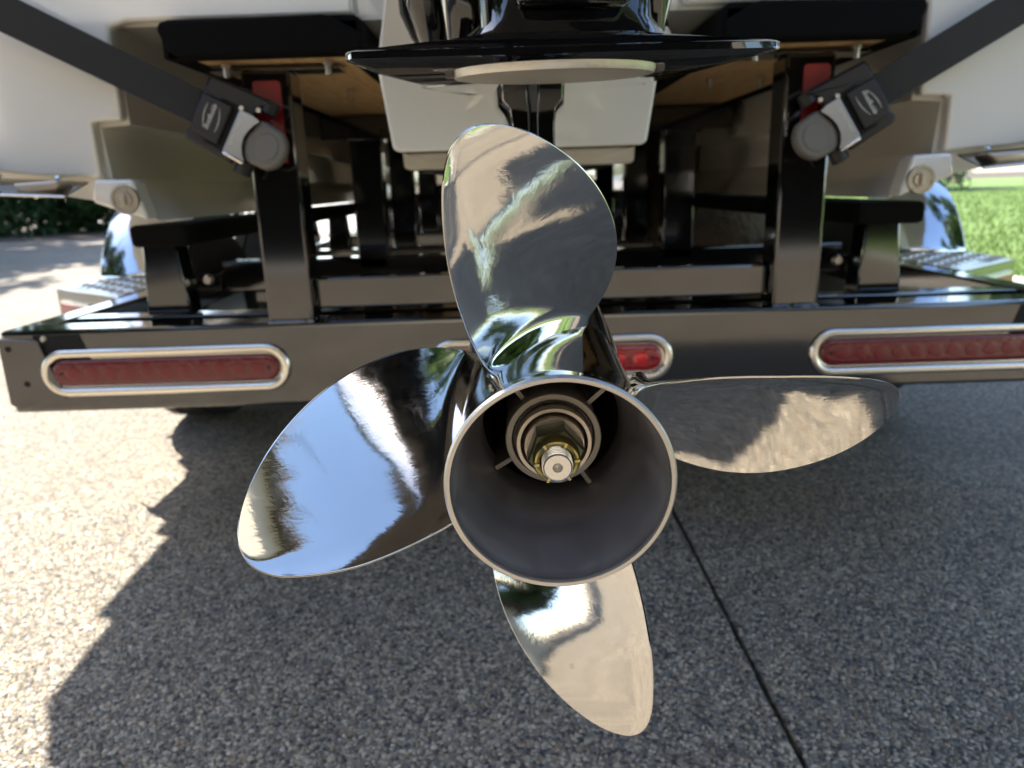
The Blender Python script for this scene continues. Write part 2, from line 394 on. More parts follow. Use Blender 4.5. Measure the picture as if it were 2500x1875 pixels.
# ------------------------------------------------------------------ boat
BX = 0.03
boat = empty('boat', (BX, 1.32, 0.73), 'white boat with twin tunnels in its stern, strapped down on the black trailer', 'boat')
half = [(.672, 1.045), (.672, .892), (.722, .888), (.717, .804), (.648, .730), (.740, .765), (.815, .779), (.92, .812), (.97, .86), (1.01, 1.1), (1.03, 1.43)]
prof = [(BX+h, z) for h, z in half] + [(BX-h, z) for h, z in half[::-1]]
def loft(sections, ys):
    m = MB(); n = len(sections[0]); vs = [(x, y, z) for s_, y in zip(sections, ys) for x, z in s_]; fs = []
    for i in range(len(ys)-1):
        for k in range(n):
            l = (k+1) % n; fs.append((i*n+k, i*n+l, (i+1)*n+l, (i+1)*n+k))
    fs.append(tuple(range(n))); fs.append(tuple((len(ys)-1)*n+k for k in range(n)))
    return m.add(vs, fs)
def narrow(p, k, dz): return [(BX+(x-BX)*k, z+dz*(1.45-z)) for x, z in p]
hull = loft([prof, prof, narrow(prof, .92, .05), narrow(prof, .6, .3)], [1.345, 4.6, 6.0, 7.4]).obj('hull', GEL, boat)
# white transom skin, proud of the hull sections
def rbox(x0, x1, z0, z1, y0, y1, b): return MB().box(x0, x1, y0, y1, z0, z1, b)
for s in (-1, 1):
    xo = lambda h: BX+s*h
    pts = [(xo(.724), .806), (xo(.724), .896), (xo(.673), .897), (xo(.670), 1.040), (xo(.640), 1.0485), (xo(.27), 1.0485), (xo(.27), 1.43), (xo(1.0), 1.43), (xo(.96), 1.1), (xo(.945), .85), (xo(.92), .822), (xo(.83), .810)]
    MB().prism(pts, 'y', 1.318, 1.3445, .006).obj('transom_panel', GEL, boat)
    # lower corner block carrying the drain fitting
    pts = [(xo(.735), .803), (xo(.668), .801), (xo(.651), .732), (xo(.742), .765)]
    blk = MB().prism(pts, 'y', 1.312, 1.36, .006).obj('corner_block', GEL, boat)
    dc = (xo(.685), 1.3115, .768 if s < 0 else .760)
    d = MB().lathe([(0.004, 0), (-.002, 0), (-.004, .006), (-.004, .0125), (-.0005, .0135), (-.0005, .0185), (-.003, .0200), (-.003, .0235), (0, .0250), (.004, .0250)], dc, (0, 1, 0), 40).obj('drain_fitting', BRASS, boat)
    pl = MB().box(dc[0]-.003, dc[0]+.003, dc[1]-.010, dc[1]-.003, dc[2]-.010, dc[2]+.010, .001).obj('plug', BRASS, d)
    for q in range(3):
        t = R(90+120*q+20*s)
        MB().lathe([(-.0045, 0), (-.0045, .0022), (-.003, .0028)], (dc[0]+.0205*math.cos(t), dc[1], dc[2]+.0205*math.sin(t)), (0, 1, 0), 10).obj('screw', BOLT, d)
    # trim tab in the pocket below the transom skin
    a, b_ = xo(.745), xo(.93)
    x0, x1 = min(a, b_), max(a, b_)
    def tabz(x): return .020*(abs(x-xo(.745)))/.3
    tv = []
    for y, z in ((1.316, .800), (1.236, .7765), (1.236, .774), (1.316, .7965)):
        for x in (x0, x1): tv.append((x, y, z+tabz(x)))
    tab = MB().add(tv, [(0, 1, 3, 2), (4, 6, 7, 5), (2, 3, 5, 4), (0, 6, 7, 1), (0, 2, 4, 6), (1, 7, 5, 3)]).obj('trim_tab', MOTOR, boat)
    MB().tube([(xo(.742), 1.2345, .7755), (xo(.83), 1.2345, .7755+tabz(xo(.83))), (xo(.93), 1.2345, .7755+tabz(xo(.93)))], .0022, 8).obj('tab_edge', TABMET, tab)
    xs_ = xo(.80)
    br = MB().prism([(xs_-.040, .799), (xs_+.040, .803), (xs_+.036, .785), (xs_-.022, .779)], 'y', 1.255, 1.30, .006).obj('hinge_bracket', mat('tab_bracket', (.50, .42, .33), .35, .6), tab)
    for q in (-.012, .02): MB().lathe([(-.008, 0), (-.008, .004), (0, .0055)], (xs_+q, 1.264, .792), (0, 1, .2), 12).obj('bolt', BOLT, tab)
    MB().tube([(xo(.90), 1.30, .835), (xo(.90), 1.262, .803)], .009, 10).obj('actuator', PLASTIC, tab)
    for q in range(3): MB().lathe([(-.005, 0), (-.005, .0035), (0, .006)], (xo(.79+.1*q), 1.308, .803+tabz(xo(.79+.1*q))), (0, 1, -.6), 10).obj('screw', BOLT, tab)
# pod under the outboard and the keel behind it
pod = MB().prism([(BX-.178-.010, 1.06), (BX-.199-.012, .945), (BX-.196, .829), (BX-.188, .824), (BX+.174, .824), (BX+.182, .829), (BX+.200, .945), (BX+.190, 1.06)], 'y', 1.15, 1.58, .004).obj('engine_pod', GEL, boat)
MB().prism([(BX-.25, 1.06), (BX-.238, .813), (BX-.228, .808), (BX+.228, .808), (BX+.236, .813), (BX+.25, 1.06)], 'y', 1.583, 6.0, .005).obj('keel_pad', GEL, boat)
mp = [(BX-.155, 1.10), (BX-.150, 1.00), (BX-.118, .948), (BX-.10, .935), (BX+.125, .935), (BX+.145, .95), (BX+.172, 1.0), (BX+.176, 1.10)]
MB().prism(mp, 'y', 1.118, 1.149, .004).obj('mounting_pad', GEL, boat)
MB().tube([(x, 1.116, z) for x, z in [(BX-.168, 1.12), (BX-.163, 1.005), (BX-.150, .975), (BX-.122, .938), (BX-.10, .925)]], .006, 8).obj('pad_trim', PLASTIC, boat)
MB().tube([(x, 1.112, z) for x, z in [(BX+.192, 1.12), (BX+.188, 1.02), (BX+.180, .97)]], .013, 8).obj('pad_trim', PLASTIC, boat)
# unseen side decks, added: stepped outline projected back from the saw-tooth shadow they cast
DZ = 1.14
SHX, SHY = DZ*SUN.x, DZ*SUN.y
edge = [(-.669, .867), (-.75, 1.009), (-.763, 1.232), (-.803, 1.25), (-.812, 1.582), (-.85, 1.596), (-.859, 1.712), (-.88, 1.725), (-.874, 1.918), (-1.01, 2.088), (-1.009, 2.284), (-1.152, 2.32)]
left = [(-.95, 1.36)]+[(x-SHX, y-SHY) for x, y in edge]+[(-1.68, 3.2), (-1.55, 5.4), (-1.0, 6.8), (-.3, 7.8)]
right = [(2*BX-x, y) for x, y in left][::-1]
MB().prism(left+right, 'z', DZ-.012, DZ).obj('shadow_deck', GEL, boat)
MB().prism([(-1.0, 1.30), (-1.33, 2.2), (-1.36, 5.2), (-.9, 6.7), (BX, 7.6), (.96, 6.7), (1.42, 5.2), (1.39, 2.2), (1.06, 1.30)], 'z', 1.432, 1.50, .012).obj('deck', GEL, boat)
MB().box(BX-.55, BX+.55, 3.4, 4.3, 1.503, 2.2, .04).obj('console', GEL, boat)
# ------------------------------------------------------------------ outboard motor
AX = Vector((.00478937, .99778474, .06635269)); HUB = Vector((.0223, .3377, .6268))
E1 = AX.cross(Vector((0, 0, 1))).normalized(); E2 = E1.cross(AX)
ob = empty('outboard_motor', (.04, .8, .85), 'glossy black outboard motor with a polished four-blade propeller on its lower unit', 'outboard motor')
def pp(r, ph, y): return HUB+(math.sin(ph)*E1+math.cos(ph)*E2)*r+AX*y
# lower unit
def tilt(x, y, z): return (x, y, z+.0665*(y-.51))
def tprism(pts, z0, z1, bev): 
    m = MB().prism(pts, 'z', z0, z1, bev); m.v = [tilt(*v) for v in m.v]; return m
po = [(-.099, .512), (-.094, .505), (-.04, .506), (.04, .509), (.12, .513), (.174, .516), (.181, .523), (.176, .60), (.168, .74), (.150, .86), (.105, .98), (.06, 1.02), (.015, 1.02), (-.03, .97), (-.070, .86), (-.089, .70), (-.097, .60)]
cx_, cy_ = .040, .78; vs = []; n = len(po)
rings = [(1.0, .8500, 0), (1.006, .8512, 0), (1.006, .8550, 0), (.997, .8562, 0), (.985, .8568, 0), (.80, .8590, 0), (.55, .8625, 0), (.35, .8660, 0)]
for k, z, _ in rings:
    for x, y in po: vs.append(tilt(cx_+(x-cx_)*k, cy_+(y-cy_)*(k if k > .9 else .9+.1*k), z))
fs = [(i*n+k, i*n+(k+1) % n, (i+1)*n+(k+1) % n, (i+1)*n+k) for i in range(len(rings)-1) for k in range(n)]
fs.append(tuple(range(n))); fs.append(tuple((len(rings)-1)*n+k for k in range(n)))
MB().add(vs, fs, True).obj('ventilation_plate', MOTOR, ob, 50)
an = MB().lathe([(0, 0), (0, .072), (.001, .077), (.004, .0785), (.010, .0785)], tilt(.040, .618, .8435), (0, -.0665, 1), 56); an.obj('anode', ANODE, ob)
for q in (-1, 1): MB().box(.040+q*.080-.003, .040+q*.080+.003, .60, .612, .8515, .8575).obj('anode_screw', BOLT, ob)
# strut with a sharp trailing ridge
def strut_sec(k, z, xc=.027):
    return [(xc+x*k, y, z) for x, y in ((-.0022, .690), (.0022, .690), (.0028, .712), (.0045, .7155), (.0185, .7165), (.0200, .719), (.026, .82), (.016, .93), (0, .985), (-.016, .93), (-.026, .82), (-.0200, .719), (-.0185, .7165), (-.0045, .7155), (-.0028, .712))]
secs = [strut_sec(1.45, .862), strut_sec(1.40, .846), strut_sec(1.08, .839), strut_sec(1.0, .825), strut_sec(1.0, .74), strut_sec(1.15, .69), strut_sec(1.6, .655)]
m = MB(); n = len(secs[0])
m.add([v for s_ in secs for v in s_], [(i*n+k, i*n+(k+1) % n, (i+1)*n+(k+1) % n, (i+1)*n+k) for i in range(len(secs)-1) for k in range(n)], True)
m.obj('lower_strut', MOTOR, ob, 40)
tor = MB().lathe([(.150, .020), (.150, .0535), (.20, .056), (.30, .058), (.40, .054), (.50, .042), (.56, .025), (.585, .0)], HUB, AX, 48); tor.obj('gearcase', MOTOR, ob)
MB().prism([(.52, .585), (.86, .62), (.80, .42), (.70, .40), (.62, .43)], 'x', .020, .030, .003).obj('skeg', MOTOR, ob)
# midsection above the plate
mid = [(x, y) for x, y in ((-.040, .70), (-.005, .655), (.010, .645), (.108, .645), (.122, .66), (.150, .72), (.155, .98), (.10, 1.06), (-.03, 1.06), (-.07, .95), (-.065, .78))]
m = MB(); n = len(mid); lv = [(.870, 1.22), (.880, 1.06), (.895, 1.0), (.93, 1.0), (1.1, 1.02), (1.30, 1.05)]
m.add([(.05+(x-.05)*k, .86+(y-.86)*(k if k < 1.1 else 1.06), z+.0665*(y-.51)*.6) for z, k in lv for x, y in mid], [(i*n+k, i*n+(k+1) % n, (i+1)*n+(k+1) % n, (i+1)*n+k) for i in range(len(lv)-1) for k in range(n)], True)
m.obj('midsection', MOTOR, ob, 50)
MB().box(.012, .104, .632, .68, .905, 1.12, .007).obj('access_cover', MOTOR, ob)
# cast bosses and hose runs on the left of the midsection
bz = MB()
bz.tube([(-.030, .70, .872), (-.030, .690, .91), (-.034, .685, .95), (-.028, .69, 1.05)], [.016, .019, .020, .020], 14)
bz.tube([(-.005, .672, .885), (-.006, .668, .92), (-.004, .668, 1.05)], [.012, .013, .013], 12)
bz.tube([(-.060, .75, .90), (-.066, .73, .93), (-.060, .72, 1.06)], [.016, .020, .019], 12)
bz.obj('cast_boss', MOTOR, ob, 60)
bz = MB(); bz.tube([(.128, .69, .885), (.132, .68, .92), (.130, .68, 1.06)], [.010, .013, .013], 12); bz.obj('cast_boss', MOTOR, ob, 60)
MB().box(-.345, .425, .12, 1.12, 1.19, 1.88, .09).obj('cowling', MOTOR, ob)
MB().box(-.12, .20, .98, 1.149, .99, 1.55, .02).obj('transom_bracket', MOTOR, ob)

# propeller -------------------------------------------------------
RT = .0572
prop = MB().lathe([(.0, RT-.0022), (-.0012, RT-.0012), (-.0012, RT-.0004), (.0, RT), (.003, RT-.0004), (.010, RT-.0022), (.022, RT-.0040), (.05, .0532), (.10, .0530), (.148, .0530), (.148, .050)], HUB, AX, 128).obj('propeller', STEEL, ob)
prop['label'] = 'polished stainless propeller with four blades round an open hub'
MB().lathe([(.0000, RT-.0033), (-.0016, RT-.0026), (-.0016, RT-.0007), (-.0004, RT+.0003), (.0012, RT+.0002), (.0012, RT-.0033)], HUB, AX, 128, closed=True).obj('hub_lip', LIP, prop)
MB().lathe([(.0004, RT-.0033), (.003, RT-.0027), (.008, RT-.0036), (.022, RT-.0056), (.045, .0500), (.056, .0475), (.067, .0425), (.072, .0412), (.090, .0410)], HUB, AX, 96).obj('exhaust_duct', DUCT, prop)
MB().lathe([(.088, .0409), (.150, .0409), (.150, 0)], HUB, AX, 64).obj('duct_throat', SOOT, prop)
ih = MB().lathe([(.150, .0262), (.075, .0268), (.0605, .0275), (.0590, .0268), (.0590, .0238), (.0605, .0232), (.066, .0230), (.066, .0)], HUB, AX, 80).obj('inner_hub', INNER, prop)
MB().lathe([(.064, .0228), (.0615, .0226), (.0612, .0190), (.064, .0188)], HUB, AX, 64).obj('hub_insert', RUBBER, ih)
for t in (50, 147, 236, 322):
    a = R(t); d1 = math.sin(a)*E1+math.cos(a)*E2; t1 = AX.cross(d1).normalized(); vs = []
    for y in (.069, .148):
        for r_ in (.0262, .0408):
            for q in (-.0013, .0013): vs.append(HUB+AX*(y+(.0015 if r_ > .04 else 0))+d1*r_+t1*q)
    MB().add(vs, [(0, 1, 3, 2), (4, 6, 7, 5), (0, 4, 5, 1), (2, 3, 7, 6), (0, 2, 6, 4), (1, 5, 7, 3)]).obj('spoke', INNER, prop)
MB().lathe([(.066, .0216), (.0535, .0214), (.0520, .0209), (.0520, .0190), (.056, .0180), (.060, .0175)], HUB, AX, 64).obj('thrust_washer', WASHER, prop)
MB().lathe([(.060, .0172), (.0500, .0170), (.0490, .0165), (.0490, .0130), (.052, .012)], HUB, AX, 64).obj('washer', WASHER, prop)
nut = MB().lathe([(.052, .0), (.052, .0158), (.0370, .0158), (.0355, .0148), (.0352, .010)], HUB, AX, 6, ang0=R(11), smooth=False).obj('prop_nut', OLIVE, prop)
MB().lathe([(.037, .0128), (.0290, .0126), (.0272, .0118), (.0268, .0108), (.0272, .0097), (.0285, .0092), (.034, .0090)], HUB, AX, 48).obj('nut_collar', ZINC, nut)
for q in range(6):
    a = R(25+60*q); d1 = math.sin(a)*E1+math.cos(a)*E2; t1 = AX.cross(d1).normalized(); c = HUB+AX*.0266+d1*.0108
    MB().add([c+t1*u*.0007+d1*v*.0014+AX*w_ for w_ in (-.0006, .002) for v in (-1, 1) for u in (-1, 1)], [(0, 1, 3, 2), (4, 6, 7, 5), (0, 4, 5, 1), (2, 3, 7, 6), (0, 2, 6, 4), (1, 5, 7, 3)]).obj('notch', ZINC, nut)
thr = [(.040, .0082)]
y = .034
while y > .0225: thr += [(y, .0082), (y-.0006, .0082), (y-.0010, .0074), (y-.0014, .0074)]; y -= .0019
thr += [(.0215, .0076), (.0204, .0070), (.0204, .0027), (.0212, .0023), (.0245, .0020), (.0262, 0)]
MB().lathe(thr, HUB, AX, 48).obj('prop_shaft', SHAFT, prop, 25)
for body, ang, rr in (('R', 38, .0209), ('1', 72, .0209), ('TEST', 268, .0209)):
    a = R(ang); d1 = math.sin(a)*E1+math.cos(a)*E2; tx = -AX.cross(d1).normalized()
    if tx.dot(math.cos(a)*E1-math.sin(a)*E2) < 0: tx = -tx
    if body != 'TEST': text_obj('stamped_letter', body, .0036, mat('stamp', (.012, .011, .010), .6), ih, frame(HUB+AX*.0608+d1*rr, tx, d1), .0002)

# blades: fitted skewed helicoid, cupped trailing edge, filleted root
BP = [.1717, .5875, -.2814, -.135, .0798, -.0646, .242, -.4614, .0907, .094, -.0574, -.0712, .0451, .0835, .0212]
RH = .055
def bl(s, u):
    r = RH+s*(BP[0]-RH)
    ss = max(s, -.05)
    wd = (BP[1]+BP[2]*ss+BP[3]*ss**2+BP[4]*ss**3)*math.sqrt(max(1-max(ss, 0)**3, 0))
    m_ = BP[5]+BP[6]*ss+BP[7]*ss**2+BP[8]*ss**3; y_ = BP[9]+BP[10]*ss+BP[11]*ss**2+BP[12]*ss**3; P_ = BP[13]+BP[14]*ss
    if s > 0:
        q = min(max((s-.48)/.34, 0), 1); y_ += .0032*q*q*(3-2*q); P_ *= 1-.06*max(0, (s-.55)/.45)
    cup = max(0, (-u-.72)/.28)**2*.0030*min(1, max(0, ss)*6)*min(1, (1-ss)*6)
    return r, m_+u*wd, y_+P_*u*wd-cup
def make_blade(k):
    o = k*math.pi/2; NS, NU = 56, 34
    S = [-.02, -.01]+[1-(1-i/(NS-1))**1.9 for i in range(NS)]
    S[-1] = .9996
    Us = [math.sin(math.pi/2*(-1+2*j/(NU-1))) for j in range(NU)]
    def P(s, u): r, ph, y = bl(s, u); return pp(r, ph+o, y)
    face = []; back = []; h = 1e-3
    for s in S:
        fr = []; brw = []
        for u in Us:
            p = P(s, u); ue = min(max(u, -.97), .97); se = min(max(s, .0), .97)
            du = P(se, ue+h)-P(se, ue-h); ds = P(se+h, ue)-P(se-h, ue); nn = du.cross(ds).normalized()
            if nn.dot(AX) > 0: nn = -nn             # nn points aft (pressure face)
            d_ = max(0, s)*(BP[0]-RH)
            f = 0
            rho = .0105
            if d_ < rho: f = rho-math.sqrt(max(rho*rho-(rho-d_)**2, 0))
            f *= .8*max(0, 1-u*u)**.35
            tmx = (.0070*(1-min(max(s, 0), 1))+.0016)
            e = max(0, 1-u*u)
            t = .0011+tmx*e**.8*min(1, (1-s)*5+.02)
            face.append(p+nn*f); back.append(p-nn*(t+f))
    n = NU; rows = len(S); N = len(face); vs = face+back; fs = []
    for i in range(rows-1):
        for j in range(n-1):
            a = i*n+j; fs.append((a, a+1, a+n+1, a+n)); fs.append((N+a, N+a+n, N+a+n+1, N+a+1))
    # rounded rim strip joining face and back: LE side, tip, TE side
    loop = [i*n for i in range(rows)]+[(rows-1)*n+j for j in range(1, n)]+[i*n+n-1 for i in range(rows-2, -1, -1)]
    midv = []
    cen = pp(.115, o-.05, .055)
    for a in loop:
        p = (vs[a]+vs[N+a])/2; d = (p-cen).normalized(); midv.append(len(vs)); vs.append(p+d*.0006)
    for q in range(len(loop)-1):
        a, b = loop[q], loop[q+1]
        fs.append((a, b, midv[q+1], midv[q])); fs.append((midv[q], midv[q+1], N+b, N+a))
    m = MB().add(vs, fs, True)
    return m.obj('blade', STEEL, prop, 60)
for k in range(4): make_blade(k)

# ------------------------------------------------------------------ trailer
TX = .075
tr = empty('boat_trailer', (TX, 1.36, 0), 'glossy black boat trailer with recessed red tail lights, under the white boat', 'trailer')
rb = MB().box(TX-1.03, TX+1.03, 1.36, 1.44, .377, .537, .008).obj('rear_beam', BLACK, tr)
for s in (-1, 1):
    xe = TX+s*1.03
    ep = MB().prism([(xe-s*.0, .537-.012), (xe-s*.075, .537-.018), (xe-s*.108, .377+.03), (xe-s*.02, .377+.008), (xe-s*.0, .377+.02)], 'y', 1.352, 1.3597, .002).obj('end_plate', BLACK, rb)
    for zz, xx in ((.505, .018), (.437, .040)): MB().lathe([(-.0005, 0), (-.0005, .0055)], (xe-s*xx, 1.3515, zz), (0, 1, 0), 16).obj('bolt_hole', HOLE, rb)
    rc = MB().prism([(xe-s*.062, .528), (xe-s*.150, .528), (xe-s*.172, .457), (xe-s*.088, .457)], 'y', 1.3585, 1.3605).obj('access_opening', HOLE, rb)
    for zz, xx in ((.521, .083), (.468, .103)): MB().lathe([(-.004, 0), (-.004, .004), (0, .006)], (xe-s*xx, 1.3585, zz), (0, 1, 0), 12).obj('bolt', BOLT, rb)

def stadium(xc, zc, L, h, n=14):
    r = h/2; a = L/2-r; P = []
    for i in range(n+1): t = -math.pi/2+math.pi*i/n; P.append((xc+a+r*math.cos(t), zc+r*math.sin(t)))
    for i in range(n+1): t = math.pi/2+math.pi*i/n; P.append((xc-a+r*math.cos(t), zc+r*math.sin(t)))
    return P
def tail_light(xc, zc, L, lens_m, led_m, nled, label):
    Y = 1.3595
    outer, mid1, inner, deep = stadium(xc, zc, L, .092), stadium(xc, zc, L-.018, .074), stadium(xc, zc, L-.034, .058), stadium(xc, zc, L-.040, .052)
    n = len(outer); rows = [(outer, Y), (stadium(xc, zc, L-.0015, .0905), Y-.0045), (stadium(xc, zc, L-.005, .087), Y-.0072), (stadium(xc, zc, L-.010, .082), Y-.0082), (stadium(xc, zc, L-.020, .072), Y-.0084), (stadium(xc, zc, L-.027, .065), Y-.0076), (stadium(xc, zc, L-.032, .060), Y-.005), (inner, Y-.001), (deep, Y-.0003)]
    vs = [(x, y, z) for p, y in rows for x, z in p]
    fs = [(i*n+k, i*n+(k+1) % n, (i+1)*n+(k+1) % n, (i+1)*n+k) for i in range(len(rows)-1) for k in range(n)]
    bz = MB().add(vs, fs, True).obj('tail_light', CHROME, tr, 60); bz['label'] = label
    lr = [(stadium(xc, zc, L-.041, .051), Y-.0002), (stadium(xc, zc, L-.043, .049), Y-.0045), (stadium(xc, zc, L-.050, .042), Y-.0068), (stadium(xc, zc, L-.062, .030), Y-.0072)]
    vs = [(x, y, z) for p, y in lr for x, z in p]
    fs = [(i*n+k, i*n+(k+1) % n, (i+1)*n+(k+1) % n, (i+1)*n+k) for i in range(len(lr)-1) for k in range(n)]; fs.append(tuple((len(lr)-1)*n+k for k in range(n)))
    MB().add(vs, fs, True).obj('lens', lens_m, bz, 60)
    me = None; span = L-.125
    for q in range(nled):
        x = xc-span/2+span*q/(nled-1)
        if me is None:
            o = MB().lathe([(-.0006, 0), (-.0005, .006), (-.0003, .0110), (.0003, .0132)], (0, 0, 0), (0, 1, 0), 14).obj('led', led_m, None); me = o.data
        else: o = link('led', me)
        o.location = (x, Y-.0073, zc); o.scale = (1.15, 1, 1.05); M = o.matrix_basis.copy(); o.parent = bz
    for q in (-1, 1): MB().lathe([(-.0012, 0), (-.0012, .003), (.0002, .0048)], (xc+q*(L/2-.040), Y-.0062, zc), (0, 1, 0), 12).obj('screw', HOLE, bz)
    return bz
tail_light(-.652, .4545, .471, LENS, LED, 11, 'long red tail light near the end of the beam on the left')
tail_light(.075, .4500, .462, LENS2, LED2, 9, 'red centre light partly hidden behind the propeller')
tail_light(.799, .4485, .471, LENS, LED, 11, 'long red tail light near the end of the beam on the right')

def post(x0, x1, y0, y1, z0, z1): return MB().box(x0, x1, y0, y1, z0, z1, .006).obj('bunk_post', BLACK, tr)
def weld(x0, x1, y, z):
    k = int((x1-x0)/.006); MB().tube([(x0+(x1-x0)*i/k, y+random.uniform(-.0008, .0008), z+random.uniform(-.0006, .0006)) for i in range(k+1)], [.0036+.0012*(i % 2) for i in range(k+1)], 8).obj('weld_bead', BLACK, tr)
weld(-.452, -.366, 1.366, .5375); weld(.490, .577, 1.366, .5375)
pl = post(-.452, -.366, 1.366, 1.436, .538, .976); prr = post(.490, .577, 1.366, 1.436, .538, .976)
MB().prism([(-.431, .822), (-.383, .822), (-.383, .951), (-.3845, .956), (-.389, .958), (-.425, .958), (-.4295, .956), (-.431, .951)], 'y', 1.3625, 1.3655).obj('reflective_tape', REFL, pl)
MB().prism([(.520, .822), (.566, .822), (.566, .951), (.5645, .956), (.560, .958), (.526, .958), (.5215, .956), (.520, .951)], 'y', 1.3625, 1.3655).obj('reflective_tape', REFL, prr)
text_obj('stamped_number', '80 0000 08', .0085, GREYP, prr, frame((.4965, 1.3655, .86), (0, 0, 1), (-1, 0, 0)), .0003)
for y, zc in ((2.35, .545), (3.1, .55), (4.1, .55)):
    for xa in (-.445, .500): post(xa-.02, xa+.075, y-.035, y+.035, zc-.01, .982)
for s, xc in ((-1, -.381), (1, .513)):
    # bunk boards with carpet wrap, running forward under the tunnel roof
    x0, x1 = xc-.160, xc+.160
    bk = MB().box(x0+.010, x1-.010, 1.292, 5.2, .9865, 1.030).obj('bunk_board', WOOD, tr)
    MB().prism([(x0, .9835), (x0, 1.034), (x0+.012, 1.041), (x1-.012, 1.041), (x1, 1.034), (x1, .9835), (x1-.035, .9835), (x1-.035, .9860), (x1-.0095, .9860), (x1-.0095, 1.0305), (x0+.0095, 1.0305), (x0+.0095, .9860), (x0+.035, .9860), (x0+.035, .9835)], 'y', 1.2805, 5.22, .0015).obj('carpet_wrap', CARPET, bk)
    o_, i_ = (x0, x1) if s < 0 else (x1, x0)
    MB().prism([(o_-s*.026, .984), (o_-s*.010, .992), (o_-s*-.004, 1.026), (o_-s*.002, 1.038), (i_+s*.055, 1.042), (i_+s*.002, 1.014), (i_+s*.002, .990), (i_+s*.012, .984)], 'y', 1.272, 1.2915, .006).obj('carpet_end', CARPET, bk)
    MB().box(x0+.001, x1-.001, 1.2920, 1.308, .9828, .9862, .001).obj('carpet_flap', CARPET, bk)
    MB().box(xc-.125 if s < 0 else xc-.10, xc+.10 if s < 0 else xc+.125, 1.37, 1.43, .976, .9822, .001).obj('bracket_plate', BLACK, bk)
    MB().box(x0+.004, x1-.004, 2.27, 2.43, .915, .9822, .002).obj('bracket_plate', BLACK, bk)
    for bx, by in ((xc-.085, 1.345), (xc+.087, 1.345), (xc+.05, 1.72), (xc-.06, 1.72)):
        b = MB().lathe([(0, .0085), (-.006, .0085), (-.006, .0055), (-.021, .0053), (-.022, 0)], (bx, by, .983), (0, 0, 1), 14).obj('bolt', BOLT, bk)
for s in (-1, 1):
    xr = TX+s*1.03
    MB().box(min(xr, xr-s*.06), max(xr, xr-s*.06), 1.4425, 5.4, .455, .5365, .006).obj('side_rail', BLACK, tr)
    # fender, step plate and wheels
    xa, xb = sorted((xr+s*.012, xr+s*.285))
    pts = []
    def arc(yc, t): return (yc-.41*math.cos(t), .385+.42*math.sin(t))
    path = [arc(2.62, R(a)) for a in range(18, 96, 6)]+[arc(3.5, R(a)) for a in range(84, 164, 6)]
    pr = [(xb if s > 0 else xa, -.045), (xb if s > 0 else xa, -.012), ((xb-.012*1) if s > 0 else xa+.012, 0), (xa+.0 if s > 0 else xb, 0.012)]
    vs = []; fs = []; n = 4
    for i, (y, z) in enumerate(path):
        a_, b_ = path[max(i-1, 0)], path[min(i+1, len(path)-1)]; ty, tz = b_[0]-a_[0], b_[1]-a_[1]; l = math.hypot(ty, tz); ny, nz = -tz/l, ty/l
        for x, o in pr: vs.append((x, y+ny*o, z+nz*o))
    for i in range(len(path)-1):
        for k in range(n-1): fs.append((i*n+k, i*n+k+1, (i+1)*n+k+1, (i+1)*n+k))
    fe = MB().add(vs, fs, True).obj('fender', FEND, tr, 50)
    sm = fe.modifiers.new('t', 'SOLIDIFY'); sm.thickness = .004
    st = MB().prism([(xr+s*.002, 1.80), (xr+s*.280, 2.02), (xr+s*.280, 2.24), (xr+s*.002, 2.24)], 'z', .516, .536, .002).obj('step_plate', BLACK, tr)
    skin = MB().prism([(xr+s*.006, 1.815), (xr+s*.272, 2.03), (xr+s*.272, 2.235), (xr+s*.006, 2.235)], 'z', .5365, .5385).obj('tread_sheet', ALU, st)
    dm = None
    for i in range(7):
        for j in range(11):
            x = xr+s*(.022+.039*i); y = 1.835+.039*j
            if y < 1.835+(abs(x-xr)+.012)*.80 or y > 2.225: continue
            mk = (i+j) % 2
            o = MB().prism([(-.017, 0), (0, .0055), (.017, 0), (0, -.0055)], 'z', 0, .0032).obj('tread_bar', ALU, None) if dm is None else link('tread_bar', dm)
            dm = o.data; o.location = (x, y, .5386); o.rotation_euler = (0, 0, R(45 if mk else -45)); o.parent = st
    fr = [(xr+s*.280, 2.02), (xr+s*.002, 1.80)]
    dv = Vector((fr[1][0]-fr[0][0], fr[1][1]-fr[0][1], 0)).normalized(); nv = Vector((dv.y, -dv.x, 0)); 
    if nv.y > 0: nv = -nv
    c0 = Vector((fr[0][0], fr[0][1], 0))+dv*.004
    def quad(a, b, z0, z1, o0, o1):
        P = []
        for o in (o0, o1):
            for z in (z0, z1):
                for t in (a, b): q = c0+dv*t+nv*o; P.append((q.x, q.y, z))
        return MB().add(P, [(0, 1, 3, 2), (4, 6, 7, 5), (0, 4, 5, 1), (2, 3, 7, 6), (0, 2, 6, 4), (1, 5, 7, 3)])
    quad(0, .32, .43, .535, -.004, .001).obj('step_face', BLACK, st)
    quad(.03, .20, .455, .510, .0015, .008).obj('marker_rim', CHROME, st)
    quad(.04, .19, .462, .503, .0085, .013).obj('marker_light', REFL, st)
    for yc in (2.62, 3.5):
        whl = MB().lathe([(-.06, 0), (-.07, .12), (-.095, .19), (.095, .19), (.07, .12), (.06, 0)], (xr+s*.145, yc, .33), (1, 0, 0), 32).obj('wheel', ALU, tr)
        MB().lathe([(-.09, .19), (-.108, .24), (-.112, .29), (-.100, .318), (-.085, .325), (-.05, .327), (-.047, .320), (-.040, .320), (-.037, .327), (.037, .327), (.040, .320), (.047, .320), (.05, .327), (.085, .325), (.100, .318), (.112, .29), (.108, .24), (.09, .19)], (xr+s*.145, yc, .33), (1, 0, 0), 64).obj('tyre', TYRE, whl)
